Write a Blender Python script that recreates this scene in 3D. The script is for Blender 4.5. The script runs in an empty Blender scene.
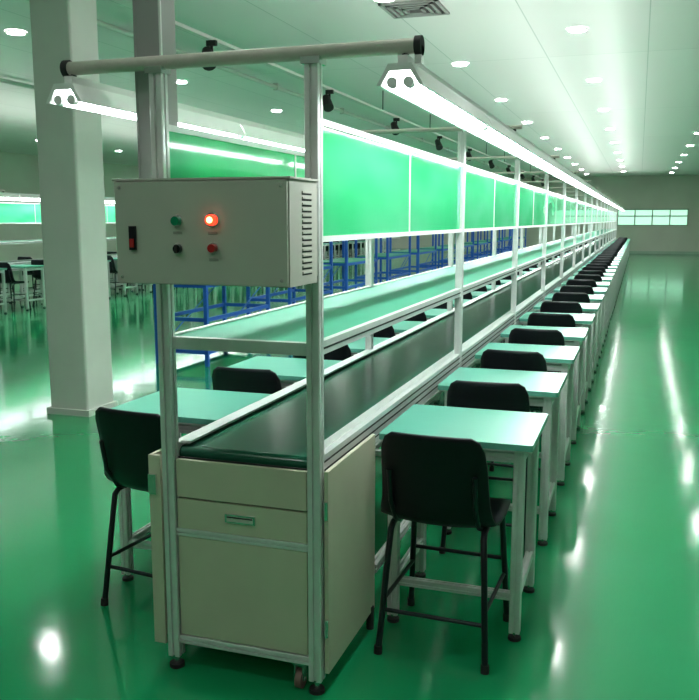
import bpy, math, random
from mathutils import Vector, Matrix
random.seed(4)
D = bpy.data
scene = bpy.context.scene
COL = scene.collection

# ------------------------------------------------------------------ materials
def new_mat(name):
    m = D.materials.new(name); m.use_nodes = True
    nt = m.node_tree
    b = nt.nodes.get('Principled BSDF')
    return m, nt, b

def pmat(name, col, rough=0.5, metal=0.0, var=0.06, scale=8.0, bump=0.0, coat=0.0, spec=0.5, emis=None, estr=0.0, stretch=(1,1,1)):
    m, nt, b = new_mat(name)
    b.inputs['Roughness'].default_value = rough
    b.inputs['Metallic'].default_value = metal
    b.inputs['Coat Weight'].default_value = coat
    b.inputs['Specular IOR Level'].default_value = spec
    tc = nt.nodes.new('ShaderNodeTexCoord')
    mp = nt.nodes.new('ShaderNodeMapping'); mp.inputs['Scale'].default_value = stretch
    nz = nt.nodes.new('ShaderNodeTexNoise'); nz.inputs['Scale'].default_value = scale; nz.inputs['Detail'].default_value = 3
    cr = nt.nodes.new('ShaderNodeValToRGB')
    cr.color_ramp.elements[0].position = 0.3; cr.color_ramp.elements[1].position = 0.7
    cr.color_ramp.elements[0].color = (*[c*(1-var) for c in col], 1)
    cr.color_ramp.elements[1].color = (*[min(1, c*(1+var)) for c in col], 1)
    nt.links.new(tc.outputs['Object'], mp.inputs['Vector'])
    nt.links.new(mp.outputs['Vector'], nz.inputs['Vector'])
    nt.links.new(nz.outputs['Fac'], cr.inputs['Fac'])
    nt.links.new(cr.outputs['Color'], b.inputs['Base Color'])
    if bump > 0:
        bp = nt.nodes.new('ShaderNodeBump'); bp.inputs['Strength'].default_value = bump; bp.inputs['Distance'].default_value = 0.01
        nt.links.new(nz.outputs['Fac'], bp.inputs['Height'])
        nt.links.new(bp.outputs['Normal'], b.inputs['Normal'])
    if emis:
        b.inputs['Emission Color'].default_value = (*emis, 1)
        b.inputs['Emission Strength'].default_value = estr
    return m

M_ALU   = pmat('aluminium_profile', (0.80,0.79,0.78), 0.36, 0.3, 0.04, 20)
M_ALU2  = pmat('aluminium_tube', (0.53,0.50,0.44), 0.45, 0.2, 0.05, 20)
M_BEIGE = pmat('beige_powder_coat', (0.64,0.60,0.46), 0.5, 0.0, 0.04, 5)
M_BOX   = pmat('grey_painted_steel', (0.55,0.53,0.47), 0.42, 0.0, 0.03, 6)
M_GAP   = pmat('dark_gap', (0.02,0.02,0.02), 0.8)
M_TOP   = pmat('mint_laminate', (0.13,0.43,0.33), 0.30, 0.0, 0.03, 5, spec=0.35)
M_SHELF = pmat('green_esd_mat', (0.06,0.36,0.23), 0.42, 0.0, 0.05, 5, spec=0.3)
M_BELT  = pmat('pvc_belt', (0.016,0.11,0.062), 0.20, 0.0, 0.15, 3, bump=0.02)
M_BLACK = pmat('black_plastic', (0.006,0.006,0.010), 0.45, 0.0, 0.1, 40, bump=0.03, spec=0.35)
M_TUBEB = pmat('black_steel_tube', (0.012,0.014,0.02), 0.3, 0.2)
M_RUB   = pmat('black_rubber', (0.02,0.02,0.02), 0.7)
M_WHITE = pmat('white_enamel', (0.85,0.85,0.83), 0.35, 0.0, 0.02)
M_COLM  = pmat('painted_column', (0.66,0.63,0.60), 0.45, 0.0, 0.04, 3)
M_DUCT  = pmat('painted_duct', (0.37,0.36,0.35), 0.45, 0.1, 0.04, 3)
M_WALL  = pmat('wall_paint', (0.58,0.57,0.50), 0.55, 0.0, 0.04, 1.2)
M_TRIM  = pmat('trim_paint', (0.36,0.46,0.38), 0.5)
M_BLUE  = pmat('blue_steel', (0.02,0.11,0.55), 0.4, 0.0, 0.05)
M_GREENB= pmat('green_button', (0.0,0.25,0.12), 0.3)
M_REDB  = pmat('red_button', (0.5,0.02,0.02), 0.3)
M_REDL  = pmat('red_pilot_lamp', (0.9,0.05,0.02), 0.3, emis=(1,0.04,0.015), estr=1.5)
M_REDC  = pmat('red_pilot_core', (0.9,0.3,0.1), 0.3, emis=(1,0.30,0.10), estr=5.0)
M_CAST  = pmat('caster_tyre', (0.22,0.13,0.11), 0.5)
M_CHROME= pmat('bright_metal', (0.8,0.8,0.8), 0.2, 0.9, 0.02)
M_RED_L = pmat('label_print', (0.35,0.35,0.3), 0.5)
def emit(name, col, s):
    m, nt, b = new_mat(name)
    b.inputs['Base Color'].default_value = (*col,1)
    b.inputs['Emission Color'].default_value = (*col,1)
    b.inputs['Emission Strength'].default_value = s
    return m
M_TUBE = emit('fluorescent_tube', (0.92,1.0,0.99), 16)
M_DOWN = emit('downlight_lens', (0.96,1.0,0.97), 55)
M_WIN  = emit('window_daylight', (0.62,1.0,0.80), 0.45)

M_BOARD = D.materials.new('green_acrylic_board'); M_BOARD.use_nodes = True
nt = M_BOARD.node_tree; nt.nodes.clear()
o = nt.nodes.new('ShaderNodeOutputMaterial')
df = nt.nodes.new('ShaderNodeBsdfDiffuse'); tr = nt.nodes.new('ShaderNodeBsdfTranslucent'); gl = nt.nodes.new('ShaderNodeBsdfGlossy')
tp = nt.nodes.new('ShaderNodeBsdfTransparent'); tp.inputs['Color'].default_value=(0.15,0.9,0.5,1)
tc = nt.nodes.new('ShaderNodeTexCoord'); mp=nt.nodes.new('ShaderNodeMapping'); mp.inputs['Scale'].default_value=(1,.9,2.5)
nz = nt.nodes.new('ShaderNodeTexNoise'); nz.inputs['Scale'].default_value=1.3
cr = nt.nodes.new('ShaderNodeValToRGB'); cr.color_ramp.elements[0].position=.35; cr.color_ramp.elements[1].position=.7
cr.color_ramp.elements[0].color=(0.08,0.86,0.36,1); cr.color_ramp.elements[1].color=(0.20,0.95,0.52,1)  # paler patches put reflections and light showing through into the board colour
nt.links.new(tc.outputs['Object'],mp.inputs['Vector']); nt.links.new(mp.outputs['Vector'],nz.inputs['Vector']); nt.links.new(nz.outputs['Fac'],cr.inputs['Fac'])
nt.links.new(cr.outputs['Color'],df.inputs['Color']); nt.links.new(cr.outputs['Color'],tr.inputs['Color'])
gl.inputs['Roughness'].default_value = 0.07
m0 = nt.nodes.new('ShaderNodeMixShader'); m0.inputs[0].default_value = 0.18
m1 = nt.nodes.new('ShaderNodeMixShader'); m1.inputs[0].default_value = 0.33
m2 = nt.nodes.new('ShaderNodeMixShader')
fr = nt.nodes.new('ShaderNodeFresnel'); fr.inputs['IOR'].default_value = 1.5
nt.links.new(df.outputs[0], m1.inputs[1]); nt.links.new(tr.outputs[0], m1.inputs[2])
nt.links.new(m1.outputs[0], m0.inputs[1]); nt.links.new(tp.outputs[0], m0.inputs[2])
nt.links.new(fr.outputs[0], m2.inputs[0]); nt.links.new(m0.outputs[0], m2.inputs[1]); nt.links.new(gl.outputs[0], m2.inputs[2])
nt.links.new(m2.outputs[0], o.inputs[0])

# epoxy floor
M_FLOOR, nt, b = new_mat('green_epoxy_floor')
tc = nt.nodes.new('ShaderNodeTexCoord')
n1 = nt.nodes.new('ShaderNodeTexNoise'); n1.inputs['Scale'].default_value = 0.5; n1.inputs['Detail'].default_value = 5
cr = nt.nodes.new('ShaderNodeValToRGB')
cr.color_ramp.elements[0].position=0.3; cr.color_ramp.elements[1].position=0.75
cr.color_ramp.elements[0].color=(0.008,0.28,0.098,1); cr.color_ramp.elements[1].color=(0.014,0.33,0.130,1)
n2 = nt.nodes.new('ShaderNodeTexNoise'); n2.inputs['Scale'].default_value = 3.0; n2.inputs['Detail'].default_value = 3
bp = nt.nodes.new('ShaderNodeBump'); bp.inputs['Strength'].default_value=0.13; bp.inputs['Distance'].default_value=0.012
mr = nt.nodes.new('ShaderNodeMapRange'); mr.inputs['To Min'].default_value=0.07; mr.inputs['To Max'].default_value=0.14
nt.links.new(tc.outputs['Object'], n1.inputs['Vector']); nt.links.new(tc.outputs['Object'], n2.inputs['Vector'])
nt.links.new(n1.outputs['Fac'], cr.inputs['Fac']); nt.links.new(cr.outputs['Color'], b.inputs['Base Color'])
nt.links.new(n2.outputs['Fac'], bp.inputs['Height']); nt.links.new(bp.outputs['Normal'], b.inputs['Normal'])
nt.links.new(n1.outputs['Fac'], mr.inputs['Value']); nt.links.new(mr.outputs['Result'], b.inputs['Roughness'])
b.inputs['IOR'].default_value = 1.55

# ceiling panels with seams
M_CEIL, nt, b = new_mat('ceiling_panels')
tc = nt.nodes.new('ShaderNodeTexCoord')
mp = nt.nodes.new('ShaderNodeMapping'); mp.inputs['Rotation'].default_value=(0,0,math.radians(90))
bk = nt.nodes.new('ShaderNodeTexBrick'); bk.offset = 0.0
bk.inputs['Scale'].default_value = 1.0; bk.inputs['Brick Width'].default_value = 5.6; bk.inputs['Row Height'].default_value = 1.18
bk.inputs['Mortar Size'].default_value = 0.006
bk.inputs['Color1'].default_value=(0.77,0.75,0.73,1); bk.inputs['Color2'].default_value=(0.80,0.78,0.76,1); bk.inputs['Mortar'].default_value=(0.48,0.52,0.48,1)
nt.links.new(tc.outputs['Object'], mp.inputs['Vector']); nt.links.new(mp.outputs['Vector'], bk.inputs['Vector'])
nt.links.new(bk.outputs['Color'], b.inputs['Base Color']); b.inputs['Roughness'].default_value=0.4

# ------------------------------------------------------------------ mesh builder
class MB:
    def __init__(s): s.v=[]; s.f=[]; s.m=[]; s.sm=[]; s.mats=[]
    def mi(s, mat):
        if mat not in s.mats: s.mats.append(mat)
        return s.mats.index(mat)
    def add(s, vs, fs, mat, smooth=False):
        o=len(s.v); s.v += [tuple(v) for v in vs]; k=s.mi(mat)
        for f in fs:
            s.f.append([i+o for i in f]); s.m.append(k); s.sm.append(smooth)
    def box(s, x0,x1,y0,y1,z0,z1, mat):
        vs=[(x0,y0,z0),(x1,y0,z0),(x1,y1,z0),(x0,y1,z0),(x0,y0,z1),(x1,y0,z1),(x1,y1,z1),(x0,y1,z1)]
        s.add(vs,[(0,3,2,1),(4,5,6,7),(0,1,5,4),(1,2,6,5),(2,3,7,6),(3,0,4,7)],mat)
    def rbox(s, x0,x1,y0,y1,z0,z1, r, mat, n=4):
        pts=[]
        for cx,cy,a0 in ((x1-r,y1-r,0),(x0+r,y1-r,90),(x0+r,y0+r,180),(x1-r,y0+r,270)):
            for i in range(n+1):
                a=math.radians(a0+90*i/n); pts.append((cx+r*math.cos(a),cy+r*math.sin(a)))
        N=len(pts)
        vs=[(p[0],p[1],z0) for p in pts]+[(p[0],p[1],z1) for p in pts]
        fs=[tuple(reversed(range(N))),tuple(range(N,2*N))]+[(i,(i+1)%N,(i+1)%N+N,i+N) for i in range(N)]
        s.add(vs,fs,mat)
    def frame(s, p0, p1):
        p0=Vector(p0); p1=Vector(p1); d=(p1-p0).normalized()
        ref = Vector((0,0,1)) if abs(d.z)<0.9 else Vector((1,0,0))
        u = ref.cross(d).normalized(); w = d.cross(u).normalized()
        return p0,p1,d,u,w
    def poly_extrude(s, p0,p1,pts,mat,smooth=False,cap=True):
        p0,p1,d,u,w = s.frame(p0,p1); N=len(pts)
        vs=[p0+u*a+w*b for a,b in pts]+[p1+u*a+w*b for a,b in pts]
        s.add(vs,[(i,(i+1)%N,(i+1)%N+N,i+N) for i in range(N)],mat,smooth)
        if cap:
            s.add(vs[:N],[tuple(reversed(range(N)))],mat); s.add(vs[N:],[tuple(range(N))],mat)
    def prof(s, p0,p1,size=0.04,mat=None):
        h=size/2; w=size*0.11; dd=size*0.2; c=size*0.06
        q=[(h,-h+c),(h,-w),(h-dd,-w),(h-dd,w),(h,w),(h,h-c)]
        pts=[]
        for k in range(4):
            a=k*math.pi/2; ca,sa=round(math.cos(a)),round(math.sin(a))
            pts+=[(x*ca-y*sa, x*sa+y*ca) for x,y in q]
        s.poly_extrude(p0,p1,pts,mat or M_ALU)
    def cyl(s,p0,p1,r,mat,n=14,r2=None,cap=True):
        p0,p1,d,u,w=s.frame(p0,p1); r2=r if r2 is None else r2
        A=[(math.cos(2*math.pi*i/n),math.sin(2*math.pi*i/n)) for i in range(n)]
        vs=[p0+(u*a+w*b)*r for a,b in A]+[p1+(u*a+w*b)*r2 for a,b in A]
        s.add(vs,[(i,(i+1)%n,(i+1)%n+n,i+n) for i in range(n)],mat,True)
        if cap:
            s.add(vs[:n],[tuple(reversed(range(n)))],mat); s.add(vs[n:],[tuple(range(n))],mat)
    def tube(s, pts, r, mat, n=8):
        pts=[Vector(p) for p in pts]; rings=[]
        prev=None
        for i,p in enumerate(pts):
            if i==0: d=pts[1]-pts[0]
            elif i==len(pts)-1: d=pts[-1]-pts[-2]
            else: d=(pts[i+1]-p).normalized()+(p-pts[i-1]).normalized()
            d.normalize()
            if prev is None:
                ref=Vector((0,0,1)) if abs(d.z)<0.9 else Vector((1,0,0))
                u=ref.cross(d).normalized()
            else: u=(prev-d*prev.dot(d)).normalized()
            prev=u; w=d.cross(u)
            rings.append([p+(u*math.cos(2*math.pi*k/n)+w*math.sin(2*math.pi*k/n))*r for k in range(n)])
        vs=[v for R in rings for v in R]; fs=[]
        for i in range(len(pts)-1):
            for k in range(n):
                fs.append((i*n+k,i*n+(k+1)%n,(i+1)*n+(k+1)%n,(i+1)*n+k))
        s.add(vs,fs,mat,True)
        s.add(rings[0],[tuple(reversed(range(n)))],mat); s.add(rings[-1],[tuple(range(n))],mat)
    def mesh(s,name):
        me=D.meshes.new(name); me.from_pydata(s.v,[],s.f)
        for m in s.mats: me.materials.append(m)
        me.polygons.foreach_set('material_index',s.m); me.polygons.foreach_set('use_smooth',s.sm)
        me.update(); return me
    def obj(s,name,parent=None,loc=(0,0,0),bevel=0):
        ob=D.objects.new(name,s.mesh(name)); COL.objects.link(ob); ob.location=loc
        if parent: ob.parent=parent
        if bevel:
            md=ob.modifiers.new('bevel','BEVEL'); md.width=bevel; md.segments=2; md.limit_method='ANGLE'
        return ob
def empty(name,loc=(0,0,0)):
    e=D.objects.new(name,None); COL.objects.link(e); e.location=loc; e.empty_display_size=0.2; return e
def inst(name,me,loc,rz=0,bevel=0):
    ob=D.objects.new(name,me); COL.objects.link(ob); ob.location=loc; ob.rotation_euler=(0,0,rz); 
    return ob

# ------------------------------------------------------------------ room
H=1.55; CEIL=3.55
XW0,XW1,YW0,YW1=-18.0,8.0,-6.0,42.0
m=MB(); m.box(XW0,XW1,YW0,YW1,-0.1,0,M_FLOOR); m.obj('floor')
m=MB(); m.box(XW0-.2,XW1+.2,YW0-.2,YW1+.2,CEIL,CEIL+0.1,M_CEIL); m.obj('ceiling')
m=MB(); m.box(XW0-.2,XW0,YW0-.2,YW1+.2,0,CEIL,M_WALL); m.obj('wall_left')
m=MB(); m.box(XW1,XW1+.2,YW0-.2,YW1+.2,0,CEIL,M_WALL); m.obj('wall_right')
m=MB(); m.box(XW0,XW1,YW0-.2,YW0,0,CEIL,M_WALL); m.obj('wall_front')
m=MB()
wx0,wx1,wz0,wz1=-1.0,2.1,1.28,2.05
m.box(XW0,wx0,YW1,YW1+.2,0,CEIL,M_WALL); m.box(wx1,XW1,YW1,YW1+.2,0,CEIL,M_WALL)
m.box(wx0,wx1,YW1,YW1+.2,0,wz0,M_WALL); m.box(wx0,wx1,YW1,YW1+.2,wz1,CEIL,M_WALL)
m.obj('wall_back')
m=MB()
m.box(wx0,wx1,YW1+.1,YW1+.12,wz0,wz1,M_WIN)
for i in range(5):
    x=wx0+(wx1-wx0-.05)*i/4; m.box(x,x+.05,YW1+.02,YW1+.1,wz0,wz1,M_TRIM)
for z in (wz0,1.70,wz1-.05): m.box(wx0,wx1,YW1+.02,YW1+.1,z,z+.05,M_TRIM)
m.obj('window_1')
m=MB(); m.box(XW0,XW1,YW1-.02,YW1,0,.12,M_TRIM); m.obj('baseboard_back')
m=MB(); m.box(XW0,XW0+.02,YW0,YW1-.02,0,.12,M_TRIM); m.obj('baseboard_left')
m=MB(); m.box(XW1-.02,XW1,YW0,YW1-.02,0,.12,M_TRIM); m.obj('baseboard_right')

# columns
def column(x,y):
    m=MB(); s=.18
    m.rbox(-s,s,-s,s,0,CEIL,.02,M_COLM,3)
    m.box(-s-.02,s+.02,-s-.02,s+.02,0,.05,M_COLM)
    m.box(-s-.015,s+.015,-s-.015,s+.015,CEIL-.06,CEIL,M_COLM)
    m.obj('column',loc=(x,y,0))
column(-4.27,5.79); column(-13.5,14.0); column(-13.5,24.0); column(-7.35,24.0)

# downlights
m=MB(); k=0
rows=[(-14.5,0.9),(-10.5,0.9),(-6.45,0.9),(-2.3,0.8),(-0.72,2.7),(1.2,0.8),(4.8,0.8)]
for x,y0 in rows:
    y=y0-3.5
    while y<YW1-1:
        n=20
        A=[(math.cos(2*math.pi*i/n),math.sin(2*math.pi*i/n)) for i in range(n)]
        z=CEIL
        ring=[(x+a*.115,y+b*.115,z-.002) for a,b in A]+[(x+a*.09,y+b*.09,z-.018) for a,b in A]
        m.add(ring,[((i+1)%n,i,i+n,(i+1)%n+n) for i in range(n)],M_WHITE)
        m.add([(x+a*.09,y+b*.09,z-.017) for a,b in A],[tuple(reversed(range(n)))],M_DOWN)
        y+=3.5
m.obj('recessed_downlights')

# ceiling vent
m=MB(); 
for i in range(4):
    r=.28-.06*i; z=CEIL-.012-.004*i
    for (x0,x1,y0,y1) in ((-r,r,-r,-r+.03),(-r,r,r-.03,r),(-r,-r+.03,-r,r),(r-.03,r,-r,r)):
        m.box(x0,x1,y0,y1,z-.01,CEIL-.001,M_DUCT)
m.box(-.27,.27,-.27,.27,CEIL-.004,CEIL-.0005,M_GAP)
m.obj('ceiling_vent',loc=(-2.13,8.26,0))
# ceiling track with spotlights
m=MB(); tx=-3.9
m.box(tx-.02,tx+.02,6.6,38,3.22,3.25,M_COLM)
y=6.6
while y<38: m.cyl((tx,y+.2,3.25),(tx,y+.2,CEIL),.008,M_RUB,8); y+=3.2
y=7.5
while y<38:
    m.cyl((tx,y,3.22),(tx,y,3.12),.015,M_RUB,8)
    m.cyl((tx-.05,y,3.13),(tx+.03,y-.12,2.98),.05,M_RUB,12,r2=.07)
    m.box(tx-.05,tx+.05,y-.02,y+.02,3.17,3.22,M_RUB)
    y+=3.25
m.obj('ceiling_spotlight_track')
# conduits on ceiling
m=MB()
for x in (-5.2,-8.6,):
    m.cyl((x,2,CEIL-.06),(x,41.8,CEIL-.06),.03,M_COLM,10)
    y=3
    while y<41: m.box(x-.04,x+.04,y-.015,y+.015,CEIL-.1,CEIL,M_COLM); y+=3
m.obj('ceiling_conduit')
# power drop duct beside the left post
m=MB()
m.box(-1.575,-1.485,2.50,2.60,1.38,CEIL,M_DUCT)
m.box(-1.487,-1.480,2.498,2.506,1.38,CEIL,M_WHITE); m.box(-1.580,-1.573,2.498,2.506,1.38,CEIL,M_DUCT)
m.box(-1.60,-1.46,2.48,2.62,CEIL-.02,CEIL,M_DUCT)
m.obj('power_supply_duct')

# ------------------------------------------------------------------ assembly line
XL,XR,XC=-1.466,-0.94,-1.203
Y0,YE=2.45,38.6
PSP=2.26
def uplight(parent,x,y,z,L,p):  # extra strip lights above the lamp rows, added to brighten the ceiling
    l=D.lights.new('added_ceiling_uplight','AREA'); l.shape='RECTANGLE'; l.size=.06; l.size_y=L; l.energy=p; l.color=(1,1,.98)
    ob=D.objects.new('added_ceiling_uplight',l); COL.objects.link(ob); ob.parent=parent
    ob.location=(x,y,z); ob.rotation_euler=(math.pi,0,0)
def build_line(dx, y0, ye, name, up=30):
    e=empty(name,(XC+dx,y0,0))
    hw=(XR-XL)/2
    def o(mb,nm,bevel=0): return mb.obj(nm,parent=e,bevel=bevel)
    L=ye-y0
    ys=[]; y=0.0
    while y<L+.01: ys.append(y); y+=PSP
    m=MB()
    for i,y in enumerate(ys):
        sz=.044 if i==0 else .040
        for sx in (-hw,hw):
            m.prof((sx,y,.045),(sx,y,2.02),sz)
            m.cyl((sx,y,0),(sx,y,.014),.026,M_RUB,14); m.cyl((sx,y,.012),(sx,y,.047),.009,M_CHROME,8)
    o(m,'posts')
    m=MB()
    for i,y in enumerate(ys):
        r=.022 if i==0 else .012
        z=2.04
        m.cyl((-.60,y,z),(.585,y,z),r,M_ALU2,16)
        if i==0:
            for sx in (-.60,.585):
                m.cyl((sx-.010,y,z),(sx+.010,y,z),.028,M_RUB,16)
                m.box(sx-.010,sx+.010,y-.010,y+.025,z-.05,z,M_CHROME)
            for sx in (-hw,hw): m.box(sx-.03,sx+.03,y-.03,y+.03,z-.035,z-.015,M_CHROME)
    o(m,'overhead_crossbars')
    m=MB()
    for sx in (-hw,hw):
        s=1 if sx>0 else -1
        m.box(sx-.014,sx+.014,.03,L,.70,.80,M_ALU)
        for zz in (.722,.75,.778): m.box(sx+s*.014-.0004,sx+s*.014+.0015,.03,L,zz-.003,zz+.003,M_GAP)
        m.box(sx-s*.03-.018,sx-s*.03+.018,.05,L,.795,.803,M_ALU)
        m.box(sx-.012,sx+.012,.03,L,1.128,1.172,M_ALU)
        m.box(sx+s*.012-.0004,sx+s*.012+.0015,.03,L,1.145,1.151,M_GAP)
        m.prof((sx,.62,.18),(sx,L,.18),.035)
    m.box(-hw,hw,.0,.03,1.128,1.168,M_ALU)
    for y in ys[1:]:
        m.prof((-hw,y,.18),(hw,y,.18),.035); m.prof((-hw,y,.66),(hw,y,.66),.035)
    o(m,'rails')
    m=MB()
    m.box(-hw+.014,hw-.014,.06,L,.765,.785,M_BELT)
    m.cyl((-hw+.014,.06,.76),(hw-.014,.06,.76),.025,M_BELT,20)
    m.box(-hw+.014,hw-.014,.10,L,.735,.764,M_ALU)
    o(m,'conveyor_belt')
    m=MB()
    m.box(-hw+.012,hw-.012,.03,L,1.15,1.166,M_SHELF)
    y=.6
    while y<L: m.box(-hw+.012,hw-.012,y-.015,y+.015,1.125,1.15,M_ALU); y+=PSP/2
    o(m,'upper_shelf')
    m=MB()
    for sx in (-hw,hw):
        for i in range(len(ys)-1):
            a,b=ys[i]+.03,ys[i+1]-.03; mid=(a+b)/2
            m.box(sx-.003,sx+.003,a,mid-.005,1.50,1.835,M_BOARD); m.box(sx-.003,sx+.003,mid+.005,b,1.50,1.835,M_BOARD)
            m.box(sx-.006,sx+.006,mid-.007,mid+.007,1.48,1.85,M_ALU)
            m.box(sx-.011,sx+.011,a-.01,b+.01,1.835,1.855,M_WHITE); m.box(sx-.011,sx+.011,a-.01,b+.01,1.482,1.50,M_WHITE)
    o(m,'green_divider_boards')
    m=MB()
    for sx in (-.578,.545):
        y=-.06
        m.box(sx-.015,sx+.015,-.03,L,1.985,2.012,M_WHITE)
        while y<L-1:
            a,b=y,y+1.22
            pts=[(-.068,-.030),(-.056,-.030),(-.030,.010),(.030,.010),(.056,-.030),(.068,-.030),(.034,.030),(-.034,.030)]
            m.poly_extrude((sx,a,1.955),(sx,b,1.955),pts,M_WHITE)
            for q in (-.024,.024):
                m.cyl((sx+q,a+.03,1.934),(sx+q,b-.03,1.934),.015,M_TUBE,10)
                m.cyl((sx+q,a+.005,1.934),(sx+q,a+.03,1.934),.016,M_WHITE,10); m.cyl((sx+q,b-.03,1.934),(sx+q,b-.005,1.934),.016,M_WHITE,10)
            y+=1.235
    for y in ys:
        for sx in (-.578,.545): m.cyl((sx,y,2.0),(sx,y,2.03),.01,M_RUB,8)
    o(m,'fluorescent_lamps')
    n=4; seg=L/n
    for sx in (-.578,.545):
        for k in range(n): uplight(e,sx,seg*(k+.5),2.06,seg*.98,up*seg/9)
    return e
line=build_line(0,Y0,YE,'assembly_line',20)

# ------------------------------------------------------------------ drawer cabinet at line head
hw=.263
m=MB(); yf=-.012
def panel(x0,x1,z0,z1,y=yf,t=.016,mat=M_BEIGE): m.box(x0,x1,y,y+t,z0,z1,mat)
panel(-hw+.028,hw-.028,.625,.755)
panel(-hw+.028,hw-.028,.515,.618)
panel(-hw+.028,hw-.028,.13,.485)
m.box(-hw+.026,hw-.026,.006,.012,.10,.76,M_GAP)
m.prof((-hw+.02,0,.50),(hw-.02,0,.50),.026)
m.prof((-hw+.02,0,.11),(hw-.02,0,.11),.03)
m.box(-.055,.055,yf-.006,yf,.556,.586,M_CHROME); m.box(-.047,.047,yf-.0075,yf-.006,.561,.579,M_BOX)
m.box(-.047,.047,yf-.0085,yf-.0075,.574,.579,M_GAP)
m.box(hw+.028,hw+.042,-.0,.515,.07,.758,M_BEIGE)
m.box(-hw-.072,-hw-.058,-.02,.515,.09,.765,M_BEIGE)
m.box(-hw-.072,-hw-.028,-.024,-.012,.09,.765,M_BEIGE)
m.box(-hw,hw,.50,.515,.1,.70,M_BEIGE); m.box(-hw,hw,.0,.51,.09,.105,M_BEIGE)
m.box(-hw-.07,-hw-.04,-.034,-.024,.63,.70,M_CHROME)
for z in (.2,.6): m.cyl((hw+.035,-.006,z),(hw+.035,-.006,z+.06),.007,M_CHROME,8)
for sx in (-hw-.05,hw+.035): m.cyl((sx,.48,0),(sx,.48,.09),.015,M_RUB,10)
# swivel caster just inside the right front foot
cx,cy=hw-.062,.01
m.box(cx-.022,cx+.022,cy-.022,cy+.022,.088,.096,M_CHROME)
for s in (-1,1): m.box(cx+s*.014-.002,cx+s*.014+.002,cy-.018,cy+.018,.03,.09,M_CHROME)
m.cyl((cx-.011,cy,.032),(cx+.011,cy,.032),.032,M_CAST,22)
m.cyl((cx-.018,cy,.032),(cx+.018,cy,.032),.007,M_CHROME,10)
m.obj('drawer_cabinet',loc=(XC,Y0,0),bevel=.002)

# ------------------------------------------------------------------ control box
m=MB()
bx0,bx1,by0,by1,bz0,bz1=-1.476,-.920,2.195,2.42,1.362,1.663
m.box(bx0,bx1,by0+.012,by1,bz0,bz1,M_BOX)
m.box(bx0+.003,bx1-.003,by0,by0+.010,bz0+.003,bz1-.003,M_BOX)
m.box(bx0-.006,bx1+.006,by0+.004,by1,bz1,bz1+.006,M_BOX)
for (ya,yb) in ((2.30,2.375),):
    for i in range(15):
        z=1.395+i*.0165
        m.box(bx1,bx1+.0035,ya,yb,z,z+.006,M_BOX)
        m.box(bx1,bx1+.001,ya,yb,z-.005,z,M_GAP)
for x in (bx0+.02,bx1-.02):
    for z in (bz0+.02,bz1-.02): m.cyl((x,by0,z),(x,by0-.003,z),.005,M_CHROME,10)
def button(x,z,mat,r=.013,core=None,depth=.018):
    m.cyl((x,by0,z),(x,by0-.006,z),r*1.35,M_CHROME,20)
    m.cyl((x,by0-.006,z),(x,by0-depth,z),r,mat,20)
    if core: m.cyl((x,by0-depth,z),(x,by0-depth-.003,z),r*.6,core,16)
button(-1.265,1.547,M_GREENB); button(-1.152,1.550,M_REDL,.015,M_REDC)
button(-1.264,1.467,M_BLACK,.012,None,.014); m.box(-1.267,-1.261,by0-.022,by0-.012,1.455,1.479,M_RUB)
button(-1.15,1.470,M_REDB,.012)
for x,z in ((-1.265,1.513),(-1.152,1.513),(-1.15,1.437)): m.box(x-.015,x+.015,by0-.0015,by0,z-.004,z+.004,M_RED_L)
m.box(-1.425,-1.403,by0-.008,by0,1.462,1.532,M_BLACK); m.box(-1.421,-1.407,by0-.012,by0-.008,1.470,1.495,M_REDB)
m.box(XR-.02,XR+.02,by1,by1+.006,bz0+.02,bz1-.02,M_BOX); m.box(XL-.005,XL+.02,by1,by1+.006,bz0+.02,bz1-.02,M_BOX)
m.obj('control_box',bevel=.0025)

# ------------------------------------------------------------------ work table (linked mesh)
def table_mesh():
    m=MB(); hx,hy=.285,.27
    m.rbox(-hx,hx,-hy,hy,.737,.760,.012,M_TOP)
    m.rbox(-hx+.004,hx-.004,-hy+.004,hy-.004,.731,.737,.012,M_WHITE)
    lx,ly=hx-.05,hy-.05
    for sx in (-lx,lx):
        for sy in (-ly,ly):
            m.prof((sx,sy,.03),(sx,sy,.731),.04)
            m.cyl((sx,sy,0),(sx,sy,.012),.024,M_RUB,12); m.cyl((sx,sy,.01),(sx,sy,.032),.008,M_CHROME,8)
        m.prof((sx,-ly+.02,.70),(sx,ly-.02,.70),.035); m.prof((sx,-ly+.02,.17),(sx,ly-.02,.17),.03)
    for sy in (-ly,ly): m.prof((-lx+.02,sy,.70),(lx-.02,sy,.70),.035)
    m.prof((-lx+.02,-ly,.17),(lx-.02,-ly,.17),.03)
    return m.mesh('work_table')
TM=table_mesh()

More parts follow.
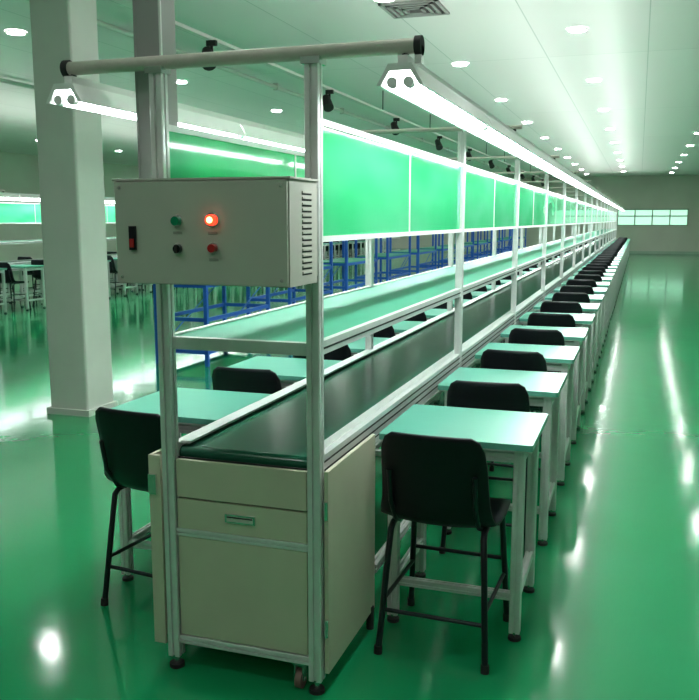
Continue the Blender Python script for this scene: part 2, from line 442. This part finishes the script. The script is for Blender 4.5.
# ------------------------------------------------------------------ chair
def chair_mesh():
    m=MB()
    P=[(.425,.470,.175,0,0),(.415,.492,.195,0,0),(.36,.500,.205,0,.004),(.24,.492,.212,0,.012),(.13,.490,.213,0,.02),(.055,.500,.208,.01,.02),
       (.018,.535,.200,.025,.01),(.002,.59,.192,.032,0),(-.012,.66,.188,.034,0),(-.026,.73,.186,.030,0),(-.038,.785,.180,.024,0),(-.046,.820,.165,.018,0),(-.050,.838,.138,.010,0)]
    N=12; T=.011
    def ring(off):
        out=[]
        for i,(y,z,w,cf,cu) in enumerate(P):
            a=P[max(0,i-1)]; b=P[min(len(P)-1,i+1)]
            ty,tz=b[0]-a[0],b[1]-a[1]; l=math.hypot(ty,tz); ny,nz=tz/l*1.0,-ty/l
            for k in range(N+1):
                s=-1+2*k/N; q=abs(s)**2.4
                out.append((s*w, y+cf*q+ny*off, z+cu*q+nz*off))
        return out
    A=ring(0); B=ring(-T)
    W=N+1; R=len(P); fsA=[];fsB=[]
    for i in range(R-1):
        for k in range(N):
            fsA.append((i*W+k,i*W+k+1,(i+1)*W+k+1,(i+1)*W+k)); fsB.append((i*W+k,(i+1)*W+k,(i+1)*W+k+1,i*W+k+1))
    off=len(A); fs=[f for f in fsA]+[tuple(j+off for j in f) for f in fsB]
    for i in range(R-1):
        for k in (0,N):
            q=(i*W+k,(i+1)*W+k,(i+1)*W+k+off,i*W+k+off); fs.append(q if k==0 else tuple(reversed(q)))
    for i in (0,R-1):
        for k in range(N):
            q=(i*W+k,i*W+k+off,i*W+k+1+off,i*W+k+1); fs.append(q if i==0 else tuple(reversed(q)))
    m.add(A+B,fs,M_BLACK,True)
    r=.0115
    for s in (-1,1):
        m.tube([(s*.195,-.005,.0),(s*.178,.035,.30),(s*.168,.055,.455),(s*.166,.075,.473),(s*.164,.12,.478),(s*.164,.32,.478),(s*.168,.36,.470),(s*.172,.375,.45),(s*.195,.415,0)],r,M_TUBEB,10)
        m.tube([(s*.182,.022,.20),(s*.182,.40,.20)],.008,M_TUBEB,8)
        m.tube([(s*.15,.10,.478),(s*.15,.05,.50),(s*.15,-.006,.58),(s*.15,-.03,.70)],.009,M_TUBEB,8)
        for y in (-.005,.415): m.cyl((s*.195,y,0),(s*.1945,y+(0.003 if y<0 else -.003),.03),.015,M_RUB,12)
    m.tube([(-.186,.02,.16),(.186,.02,.16)],.008,M_TUBEB,8)
    m.tube([(-.186,.40,.26),(.186,.40,.26)],.008,M_TUBEB,8)
    m.tube([(-.164,.14,.478),(.164,.14,.478)],.009,M_TUBEB,8); m.tube([(-.164,.30,.478),(.164,.30,.478)],.009,M_TUBEB,8)
    return m.mesh('chair')
CM=chair_mesh()

SP=.99
def furnish(dx,ystart,yend):
    i=0; y=ystart
    while y<yend:
        for side in (1,-1):
            xt = XC+dx+side*(.263+.052+.285)
            inst('work_table',TM,(xt,y+.27,0))
            xc = XC+dx+side*.583+random.uniform(-.012,.012)
            rz=math.radians(random.uniform(-4,4)); yo=random.uniform(-.02,.03)
            if i==0: rz=math.radians(-2 if side>0 else -7); yo=0
            inst('chair',CM,(xc,y-.215+yo,0),rz)
        y+=SP; i+=1
furnish(0,2.97,38)

line2=build_line(-9.6,7.5,38.6,'assembly_line.001',20)
furnish(-9.6,8.1,34)

def rack_mesh():
    m=MB(); L,W,Ht=1.6,.6,1.3
    for x in (-W/2,W/2):
        for y in (0,L): m.box(x-.02,x+.02,y-.02,y+.02,0,Ht,M_BLUE)
        m.tube([(x,0,.15),(x,L,.85)],.008,M_BLUE,6)
    for z in (.15,.5,.86,1.28):
        for x in (-W/2,W/2): m.box(x-.015,x+.015,0,L,z-.02,z+.02,M_BLUE)
        for y in (0,L): m.box(-W/2,W/2,y-.015,y+.015,z-.02,z+.02,M_BLUE)
    m.box(-W/2,W/2,0,L,.88,.895,M_SHELF); m.box(-W/2+.02,W/2-.02,.02,L-.02,.17,.18,M_ALU)
    return m.mesh('blue_steel_rack')
RM=rack_mesh()
y=8.0
while y<34:
    inst('blue_steel_rack',RM,(-4.6,y,0)); y+=2.3

# ------------------------------------------------------------------ camera
cam=D.cameras.new('camera'); co=D.objects.new('camera',cam); COL.objects.link(co)
cam.sensor_fit='HORIZONTAL'; cam.sensor_width=36; cam.lens=36*850/699
cam.clip_start=.05; cam.clip_end=200
co.location=(0,0,H)
co.rotation_mode='XYZ'
co.rotation_euler=(math.radians(90-8.70),0,math.radians(18.64))
scene.camera=co
w=D.worlds.new('world'); scene.world=w; w.use_nodes=True
w.node_tree.nodes['Background'].inputs[0].default_value=(.5,.7,.6,1); w.node_tree.nodes['Background'].inputs[1].default_value=.3
scene.view_settings.view_transform='Standard'
scene.view_settings.look='None'
scene.view_settings.exposure=0.95
